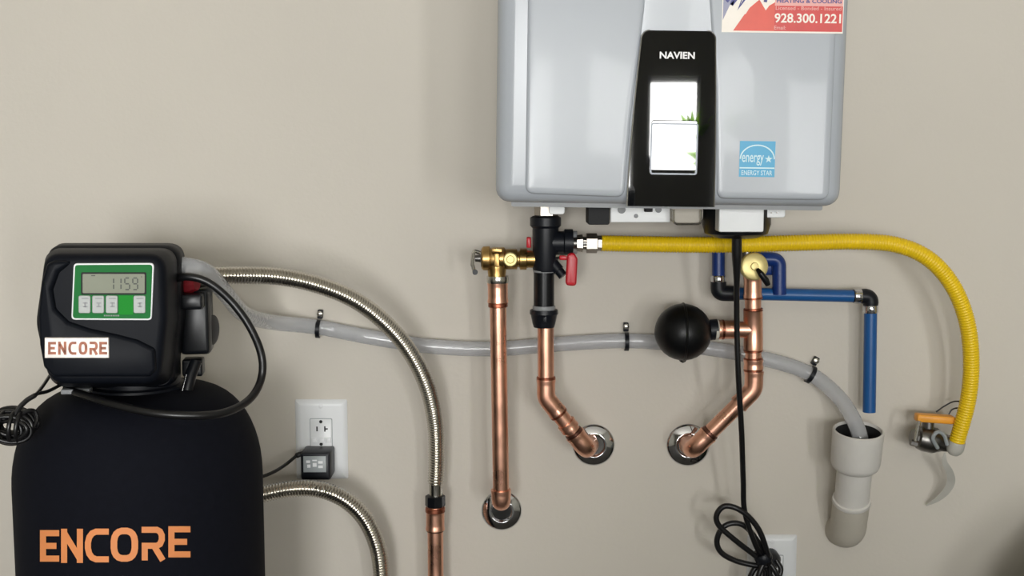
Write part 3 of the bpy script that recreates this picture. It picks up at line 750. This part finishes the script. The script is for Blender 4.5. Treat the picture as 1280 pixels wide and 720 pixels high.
# power adapter with cord
pa = thing('power_adapter', P(397, 598, .03), 'small black power adapter plugged into the left wall outlet', 'adapter')
c = P(397, 579, .030); 
MB().box(Vector((c.x, -.026, c.z)), mm(38, .04), .050, mm(36, .04), bev=.004).build('body', BLACKP, pa)
lb = Vector((c.x - .001, -.0513, c.z + .004))
l_ = MB().box(lb, mm(29, .05), .0008, mm(21, .05), bev=.0003).build('rating_label', TAGG, pa)
m = MB(); random.seed(3)
for (dx, dz, sw, sh) in ((-.010, .004, .006, .004), (-.009, -.003, .005, .005), (0, -.001, .006, .006), (.009, .003, .007, .004), (.009, -.004, .007, .004), (0, .006, .007, .002)):
    m.box(lb + Vector((dx, -.0006, dz)), sw, .0003, sh)
m.build('label_print', PLATEW, l_)
adp = catmull([P(382, 567, .035), P(372, 569, .036), P(358, 580, .05), P(342, 590, .08), P(322, 597, .10), P(290, 600, .12), Vector((-.47, -.145, 1.03)), Vector((-.49, -.135, 1.14)), Vector((-.49, -.21, 1.24)), Vector((-.49, -.29, 1.27))], 10)
MB().tube(adp, [.0042 if i < 12 else .0027 for i in range(len(adp))], 10).build('cord', CABLE, pa)

# ------------------------------------------------------------------ heater power cord
pc = thing('power_cable', P(955, 700, .06), 'black power cord hanging from the heater, tied in loops at the outlet', 'cord')
cp = catmull([P(921, 286, .185), P(921, 330, .175), P(921, 400, .155), P(923, 470, .145), P(927, 540, .125), P(929, 600, .10), P(931, 640, .085), P(944, 680, .075), P(956, 700, .065)], 10)
n = len(cp)
MB().tube(cp, [(.0072 if i < 8 else max(.0042, .0072 - (i - 8) * .0005)) for i in range(n)], 12).build('cable', CABLE, pc)
la = catmull([P(x, y, Y) for x, y, Y in ((962, 704, .07), (957, 684, .078), (949, 663, .084), (936, 646, .088), (920, 635, .09), (905, 633, .088), (896, 643, .086), (898, 656, .084), (915, 672, .08), (938, 690, .072), (956, 704, .066))], 8)
MB().tube(la, .0044, 12).build('cable_loop', CABLE, pc)
lb_ = catmull([P(x, y, Y) for x, y, Y in ((960, 700, .062), (944, 672, .068), (930, 657, .072), (915, 654, .074), (902, 661, .074), (896, 677, .072), (902, 691, .07), (920, 701, .066), (945, 707, .064), (958, 708, .062))], 8)
MB().tube(lb_, .0044, 12).build('cable_loop', CABLE, pc)
for k, pts in enumerate([((956, 700, .07), (948, 720, .074), (944, 750, .07), (952, 775, .06), (962, 750, .06), (962, 705, .06)),
                         ((958, 698, .066), (970, 716, .07), (978, 740, .066), (972, 765, .06), (958, 745, .055), (956, 702, .055)),
                         ((954, 700, .06), (940, 716, .062), (934, 742, .06), (944, 768, .055), (955, 740, .05), (957, 700, .05)),
                         ((944, 690, .06), (952, 702, .058), (962, 718, .056), (970, 725, .05), (976, 712, .045), (970, 700, .04))]):
    MB().tube(catmull([P(*p) for p in pts], 8), .0042, 12).build('cable_loop', CABLE, pc)
tie = P(953, 697, .066)
MB().lathe(tie + Vector((-.002, 0, .007)), Vector((.45, 0, -.9)), [(0, .0125), (.002, .0138), (.012, .0138), (.014, .0125)], 20).build('cable_tie', BLACKP, pc)
c = P(967, 701, .03)
MB().lathe(Vector((c.x, -.006, c.z)), (0, -1, 0), [(0, .0125), (.020, .0125), (.028, .010), (.036, .006)], 20).build('plug', BLACKP, pc)

# ------------------------------------------------------------------ water softener
SX, SY = -.4860, -.325; SROT = math.radians(8)
ws = thing('water_softener', (SX, SY, 0), 'black water softener tank with control head and orange lettering', 'water softener', rotz=SROT)
SM = INV['water_softener'].inverted()
AX = Vector((SX, SY, 0)); UP = Vector((0, 0, 1))
zt_ = P(168, 484, .325).z; zs = P(170, 596, .325).z; RT = .1565
prof = [(0, RT * .97), (.01, RT), (zs - .02, RT), (zs, RT)]
for k in range(1, 13):
    a = math.pi / 2 * k / 13
    prof.append((zs + (zt_ - zs) * math.sin(a) ** 1.0, RT * (.42 + .58 * math.cos(a) ** .8) if True else 0))
prof += [(zt_ + .001, RT * .40), (zt_ + .004, RT * .2)]
tank = MB().lathe(AX, UP, prof, 96).build('tank', JACKET, ws, angle=50)
MB().lathe(AX, UP, [(0, RT * 1.05), (.04, RT * 1.06), (.045, RT * 1.02)], 64).build('foot_ring', BLACKP, ws)
# lettering wrapped round the jacket
def on_tank(px, py, lift=.0012):
    d = ray(px, py); o2 = CAM - AX; a = d.x ** 2 + d.y ** 2; b = 2 * (o2.x * d.x + o2.y * d.y); c = o2.x ** 2 + o2.y ** 2 - (RT + lift) ** 2
    t = (-b - math.sqrt(max(b * b - 4 * a * c, 0))) / (2 * a); return CAM + d * t
GL = {'E': [[(1, .88), (.12, .88), (.12, .12), (1, .12)], [(.12, .5), (.85, .5)]],
      'N': [[(.12, 0), (.12, 1)], [(.14, .86), (.86, .14)], [(.88, 0), (.88, 1)]],
      'C': [[(1, .9), (.45, .9), (.28, .85), (.16, .74), (.1, .58), (.1, .42), (.16, .26), (.28, .15), (.45, .1), (1, .1)]],
      'O': [[(.5 + .4 * math.copysign(abs(math.cos(t)) ** .75, math.cos(t)), .5 + .4 * math.copysign(abs(math.sin(t)) ** .75, math.sin(t))) for t in [math.pi / 2 + .157 + 2 * math.pi * k / 20 for k in range(22)]]],
      'R': [[(.0, .9), (.68, .9), (.82, .85), (.9, .74), (.9, .6), (.82, .48), (.68, .43), (.14, .43), (.14, 0)], [(.55, .43), (.95, 0)]]}
XS = [(51, 74), (77, 103), (107, 136), (139, 172), (177, 205), (211, 238)]
m = MB()
for ch, (xa, xb) in zip('ENCORE', XS):
    mid = (xa + xb) / 2; f_ = (mid - 51) / 188.0
    ytop = 661.5 - 5.5 * f_ ** 1.5; ybot = 703 + 1.5 * math.sin(f_ * 3.1) - 6.5 * f_ ** 2
    for pl in GL[ch]:
        pl2 = [(xa + (xb - xa) * x, ybot + (ytop - ybot) * y) for x, y in pl]
        for q in stroke(pl2, 8.2 if ch in 'O' else 7.6):
            # subdivide along the quad so that it hugs the curve
            for s in range(4):
                a, b = s / 4, (s + 1) / 4
                lo = [q[0].lerp(q[3], a), q[1].lerp(q[2], a), q[1].lerp(q[2], b), q[0].lerp(q[3], b)]
                m.add([on_tank(p.x, p.y) for p in lo], [(0, 1, 2, 3)])
m.build('lettering', ORTXT, tank)

# control head, laid out on planes square to the softener's front
FN = (SM.to_3x3() @ Vector((0, -1, 0))); FX = (SM.to_3x3() @ Vector((1, 0, 0)))
def plane_o(d): return AX + FN * d
def C2(px, py, d):
    p = PPL(px, py, plane_o(d), FN) - plane_o(d); return (p.dot(FX), p.z)
def C3(px, py, d): return PPL(px, py, plane_o(d), FN)
def c_out(pts, d, r, n=6): return rounded([C2(x, y, d) for x, y in pts], [mm(q, .4) for q in r], n)
def at_d(ol, d): return [plane_o(d) + FX * x + UP * z for x, z in ol]
DF = .128
front = [(59, 482), (200, 482), (209, 400), (207, 317), (54, 317), (42, 405)]
rr = [26, 24, 60, 24, 20, 60]
fo_ = c_out(front, DF, rr)
back_ = c_out([(72, 486), (220, 484), (229, 400), (229, 305), (63, 305), (56, 405)], .03, [22, 18, 60, 22, 16, 60])
midl = lambda t: [(a[0] * (1 - t) + b[0] * t, a[1] * (1 - t) + b[1] * t) for a, b in zip(back_, fo_)]
bk = midl(.0)
m = MB(); m.rings([at_d(inset(bk, .006), .004), at_d(bk, .012), at_d(midl(.2), .05), at_d(inset(midl(.2), .003), .055)])
hb = m.build('head_back_cover', HEADM, ws, angle=50)
m = MB(); s2 = midl(.32)
m.rings([at_d(inset(s2, .004), .052), at_d(inset(s2, .0015), .058), at_d(midl(.6), .09), at_d(midl(1.0), DF - .012), at_d(inset(fo_, .002), DF - .005), at_d(inset(fo_, .006), DF - .001), at_d(inset(fo_, .011), DF)])
hf = m.build('head_front_cover', HEADM, ws, angle=50)
# raised swoosh
sw = [(92, 326), (74, 340), (66, 362), (70, 386), (86, 402), (112, 411), (145, 418), (172, 425), (194, 436), (195, 462), (188, 470), (68, 470), (56, 458), (51, 430), (49, 395), (53, 352), (60, 330), (68, 326)]
swo = [C2(x, y, DF) for x, y in sw]
MB().plate(rounded(swo, .006, 3), plane_o(DF), FX, UP, FN, [(-.002, -.001), (.003, .0), (.0055, .0012), (.007, .004)]).build('cover_swoosh', HEADM, hf, angle=50)
def cpl(name, mt, pts, d, th, r, par, bev=.0006):
    ol = rounded([C2(x, y, d) for x, y in pts], mm(r, .45), 4)
    return MB().plate(ol, plane_o(d), FX, UP, FN, [(-.003, 0), (th - bev, 0), (th, bev)]).build(name, mt, par)
R4 = lambda x0, y0, x1, y1: [(x0, y1), (x1, y1), (x1, y0), (x0, y0)]
dp = cpl('display_panel', PLATEW, [(89.5, 399.5), (190, 400), (193, 328.5), (92.5, 329)], DF, .0025, 5, hf)
gp_ = cpl('green_overlay', GREEN, [(91.5, 397.5), (188.5, 398), (191, 330.5), (94.5, 331)], DF, .0030, 4, dp, .0002)
cpl('lcd_bezel', SLOT, R4(102, 340, 183.5, 368), DF, .0034, 2, dp, .0002)
lc = cpl('lcd', LCD, R4(104, 342, 181.5, 366), DF, .0038, 1.5, dp, .0002)
cpl('green_field', GREENB, R4(149, 369, 167, 393), DF, .0033, 1, dp, .0001)
for x in (99, 116, 133, 167.5):
    b_ = cpl('button', SILVER, R4(x, 369, x + 15, 391), DF, .0046, 2.5, dp)
    mk = MB()
    for (a, b, c_, d_) in ((3, 3.2, 12, 4.8), (4.5, 9, 10.5, 10.6), (4.5, 13.5, 10.5, 15), (6.4, 9, 8.4, 15)):
        mk.add([C3(x + u, 369 + v, DF + .0048) for u, v in ((a, d_), (c_, d_), (c_, b), (a, b))], [(0, 1, 2, 3)])
    mk.build('button_mark', GREYP, b_)
SEG = {'a': ((0, 1), (1, 1)), 'b': ((1, 1), (1, .5)), 'c': ((1, .5), (1, 0)), 'd': ((0, 0), (1, 0)), 'e': ((0, 0), (0, .5)), 'f': ((0, .5), (0, 1)), 'g': ((0, .5), (1, .5))}
m = MB()
for x0, on in ((136, 'bc'), (145.2, 'bc'), (156, 'afgcd'), (166, 'abcdfg')):
    for s in on:
        (xa, ya), (xb, yb) = SEG[s]
        k = .12
        pa_ = Vector((x0 + xa * 6 + (xb - xa) * 6 * k, 362 - (ya + (yb - ya) * k) * 14.5)); pb_ = Vector((x0 + xb * 6 - (xb - xa) * 6 * k, 362 - (yb - (yb - ya) * k) * 14.5))
        for q in stroke([pa_, pb_], 1.7): m.add([C3(p.x, p.y, DF + .0040) for p in q], [(0, 1, 2, 3)])
for q in stroke([(114, 344.5), (119, 344.5)], 1.2) + stroke([(176.5, 346), (177.5, 346)], 1.4): m.add([C3(p.x, p.y, DF + .0040) for p in q], [(0, 1, 2, 3)])
m.build('digits', LCDK, lc)
m = MB()
for i in range(9):
    m.add([C3(130 + i * 2.2 + a, b, DF + .0033) for a, b in ((0, 395.4), (1.3, 395.4), (1.3, 393.6), (0, 393.6))], [(0, 1, 2, 3)])
m.build('panel_print', GREYP, dp)
nd = DF + .0065
npl = cpl('nameplate', PLATEC, [(56, 447.5), (137, 447.5), (136.5, 421.5), (56, 421.5)], nd, .0022, 1.2, hf, .0008)
m = MB()
for ch, xa in zip('ENCORE', (60.5, 73, 86, 99, 112, 124.5)):
    for pl in GL[ch]:
        for q in stroke([(xa + 9.5 * x, 443.5 - 16.5 * y) for x, y in pl], 3.3): m.add([C3(p.x, p.y, nd + .0024) for p in q], [(0, 1, 2, 3)])
m.build('nameplate_lettering', PLATER, npl)
# neck and clamp below the head
MB().lathe(AX + UP * (zt_ - .012), UP, [(0, .062), (.016, .062), (.018, .055), (.04, .055)], 40).build('neck', BLACKP, ws)
tb_ = PPL(96, 488, plane_o(.075), FN)
MB().box(tb_, .034, .02, .006, Matrix.Rotation(SROT, 3, 'Z'), .0015).build('clamp_tab', GREYP, ws)
# valve body and side bypass behind the head
vb = AX + UP * P(170, 400, .325).z
MB().lathe(AX + UP * (zt_ + .02), UP, [(0, .055), (.05, .055), (.055, .045), (.13, .045), (.135, .03)], 32).build('valve_body', BLACKP, ws)
def W(px, py, Y): return P(px, py, Y)
MB().box(W(246, 400, .30), .038, .05, .085, Matrix.Rotation(SROT, 3, 'Z'), .006).build('bypass_body', BLACKS, ws)
MB().lathe(W(252, 412, .29), Vector((1, -.2, 0)), [(-.03, .024), (.004, .024), (.006, .02), (.016, .02), (.018, .014)], 24).build('bypass_cap', BLACKP, ws)
MB().box(W(240, 376, .335), .03, .03, .02, Matrix.Rotation(SROT, 3, 'Z'), .004).build('bypass_shoulder', BLACKS, ws)
MB().box(W(242, 458, .31), .026, .03, .022, Matrix.Rotation(SROT, 3, 'Z'), .003).build('clip_block', BLACKS, ws)
MB().tube([W(245, 452, .33), W(238, 470, .34), W(234, 488, .345)], .0075, 14).build('side_spout', BLACKS, ws)
MB().tube([W(233, 468, .345), W(228, 488, .35)], .0016, 8).build('spring_wire', CHROME, ws)
MB().box(W(231, 492, .352), .013, .003, .0045, Matrix.Rotation(.3, 3, 'Y'), .001).build('silver_clip', CHROME, ws)
MB().lathe(W(236, 356, .33), Vector((.95, -.3, .1)), [(-.02, .011), (.004, .011), (.007, .009), (.012, .008)], 8).build('red_knob', DRED, ws)
MB().tube([W(235, 358, .325), W(262, 350, .30)], .0065, 12).build('port', STEELD, ws)
MB().tube([W(195, 352, .27), W(246, 348, .252)], .015, 16).build('outlet_port', BLACKP, ws)

# black overflow tube
bl = catmull([P(212, 350, .365), P(236, 346, .372), P(262, 354, .37), P(290, 378, .365), P(313, 410, .365), P(327, 445, .37), P(326, 475, .375), P(311, 500, .405), P(280, 516, .445), P(240, 519.5, .468), P(190, 516, .472), P(140, 505, .455), P(108, 495, .43), P(82, 487, .40)], 10)
tag(MB().tube(bl, .0050, 14).build('brine_tube', CABLE, angle=80), 'thin black tube looping from behind the control head across the tank top', 'tube')

# steel hoses
sh = thing('steel_hose', P(544, 632, YS), 'corrugated steel hose arching down to the copper stub, upper of two', 'hose', group='corrugated steel hoses')
shp = catmull([P(222, 348, .26), P(262, 345, .245), P(300, 344, .23), P(350, 346, .205), P(400, 357, .18), P(445, 376, .155), P(483, 405, .13), P(513, 441, .108), P(534, 484, .088), P(544, 530, .07), P(545.5, 575, .062), P(544.5, 604, YS)], 12)
corrugated(shp, .0126, .0106, .0042, 16).build('hose', STEEL, sh, angle=80)
MB().lathe(P(544.5, 594, YS), (0, 0, -1), [(0, .0115), (.004, .0105), (.036, .0100)], 20).build('ferrule', STEEL, sh)
MB().lathe(P(544, 619, YS), (0, 0, -1), [(0, .013), (.001, .0155), (.016, .0155), (.018, .013)], 8).build('collar_nut', BLACKS, sh)
sh2 = thing('steel_hose', P(478, 720, .06), 'corrugated steel hose emerging low behind the tank and bending down', 'hose', group='corrugated steel hoses')
l0 = AX + Vector((.02, .10, 1.20))
shp2 = catmull([Vector((SX - .03, -.20, 1.20)), Vector((SX - .02, -.128, 1.10)), Vector((SX + .06, -.115, 1.00)), P(290, 628, .115), P(327, 618, .11), P(365, 611, .105), P(400, 612, .10), P(432, 625, .09), P(457, 650, .08), P(472, 685, .072), P(477, 722, .066), P(478, 770, .06), P(478, 830, .06)], 12)
corrugated(shp2, .0132, .0111, .0044, 16).build('hose', STEEL, sh2, angle=80)
zb = shp2[-1]
MB().tube(fillet([zb + Vector((0, 0, .01)), Vector((zb.x, zb.y, .55)), Vector((zb.x, .03, .55))], .03), .0122, 20).build('copper_end', COPPER, sh2)
MB().lathe(zb + Vector((0, 0, .012)), (0, 0, -1), [(0, .0155), (.02, .0155)], 8).build('collar_nut', BLACKS, sh2)

# coiled sensor cable hanging at the left
cc = thing('coiled_cable', P(14, 553, .465), 'tight coil of thin black cable hanging left of the tank', 'cable')
ctr = P(14, 533, .465); random.seed(11); m = MB()
for k in range(18):
    rx = mm(24 + random.uniform(-4, 7), .465); rz = mm(14 + random.uniform(-2, 5), .465); off = Vector((random.uniform(-.004, .004), random.uniform(-.012, .012), random.uniform(-.004, .004))); ti = random.uniform(-.25, .25); yw = random.uniform(-.5, .5)
    pts = []
    for i in range(36):
        t = 2 * math.pi * i / 36; x = rx * math.cos(t); z = rz * math.sin(t)
        pts.append(ctr + off + Vector((x * math.cos(ti) - z * math.sin(ti), x * math.sin(yw) * .5, x * math.sin(ti) + z * math.cos(ti))))
    m.tube(pts, .0027, 8, loop=True)
m.build('coil', CABLE, cc, angle=80)
m = MB(); 
for x in (4, 18, 27): 
    m.tube([ctr + Vector((mm(x - 14, .465), 0, 0)) + Vector((.002 * math.sin(t), .017 * math.cos(t), mm(19, .465) * math.sin(t))) for t in [2 * math.pi * i / 24 for i in range(24)]], .0028, 8, loop=True)
m.build('wrap', CABLE, cc, angle=80)
MB().tube(catmull([P(22, 522, .468), P(33, 514, .468), P(43, 514, .462), P(46, 524, .462), P(42, 534, .468)], 8), .0026, 8).build('loop_end', CABLE, cc)
MB().tube(catmull([P(18, 522, .47), P(24, 510, .468), P(34, 500, .462), P(45, 493, .455), P(54, 482, .42), P(62, 470, .38)], 8), [.0030] * 24 + [.0022] * 17, 8).build('lead', CABLE, cc)
MB().tube(catmull([P(30, 503, .462), P(45, 493, .452), P(60, 489, .435), P(76, 481, .40), P(90, 474, .36)], 8), .0022, 8).build('lead', CABLE, cc)

# leafy plant on the sill of the middle window, mirrored in the heater's glossy strip
pl_ = thing('sill_plant', (1.06, Y_FRONT - .02, 1.44), 'leafy green potted plant on the window sill behind the camera', 'plant')
LEAF = bpy.data.materials.new('translucent leaf'); LEAF.use_nodes = True
nt = LEAF.node_tree; pb = nt.nodes['Principled BSDF']; pb.inputs['Base Color'].default_value = srgb(120, 170, 40)
tl = nt.nodes.new('ShaderNodeBsdfTranslucent'); tl.inputs[0].default_value = srgb(190, 225, 70); mx = nt.nodes.new('ShaderNodeMixShader'); mx.inputs[0].default_value = .6
nz = nt.nodes.new('ShaderNodeTexNoise'); nz.inputs['Scale'].default_value = 25
mc = nt.nodes.new('ShaderNodeMix'); mc.data_type = 'RGBA'; mc.inputs['A'].default_value = srgb(90, 140, 30); mc.inputs['B'].default_value = srgb(150, 196, 60)
nt.links.new(nz.outputs['Fac'], mc.inputs['Factor']); nt.links.new(mc.outputs['Result'], pb.inputs['Base Color'])
nt.links.new(pb.outputs[0], mx.inputs[1]); nt.links.new(tl.outputs[0], mx.inputs[2]); nt.links.new(mx.outputs[0], nt.nodes['Material Output'].inputs['Surface'])
POT = mat('terracotta pot', (140, 84, 60), .8, noise=.1)
MB().lathe((1.06, Y_FRONT - .02, 1.44), (0, 0, 1), [(0, .030), (.06, .042), (.07, .046), (.085, .046)], 24).build('pot', POT, pl_)
random.seed(5)
for k in range(20):
    a = random.uniform(0, 6.283); up = random.uniform(.6, 1.4); L = random.uniform(.16, .34)
    base = Vector((1.06, Y_FRONT - .02, 1.52)); d = Vector((math.cos(a), math.sin(a) * .5, up)).normalized()
    rows = []
    sd = d.cross(Vector((0, 1, 0))).normalized()
    for i in range(7):
        t = i / 6; w = .034 * math.sin(math.pi * min(1, .12 + t * .88)) + .0015; c = base + d * L * t + Vector((0, 0, -.05 * t * t)) + Vector((math.cos(a), 0, 0)) * .04 * t * t
        rows.append([c - sd * w, c + Vector((0, .004, 0)), c + sd * w, c - Vector((0, .001, 0))])
    MB().rings(rows).build('leaf', LEAF, pl_, angle=80)
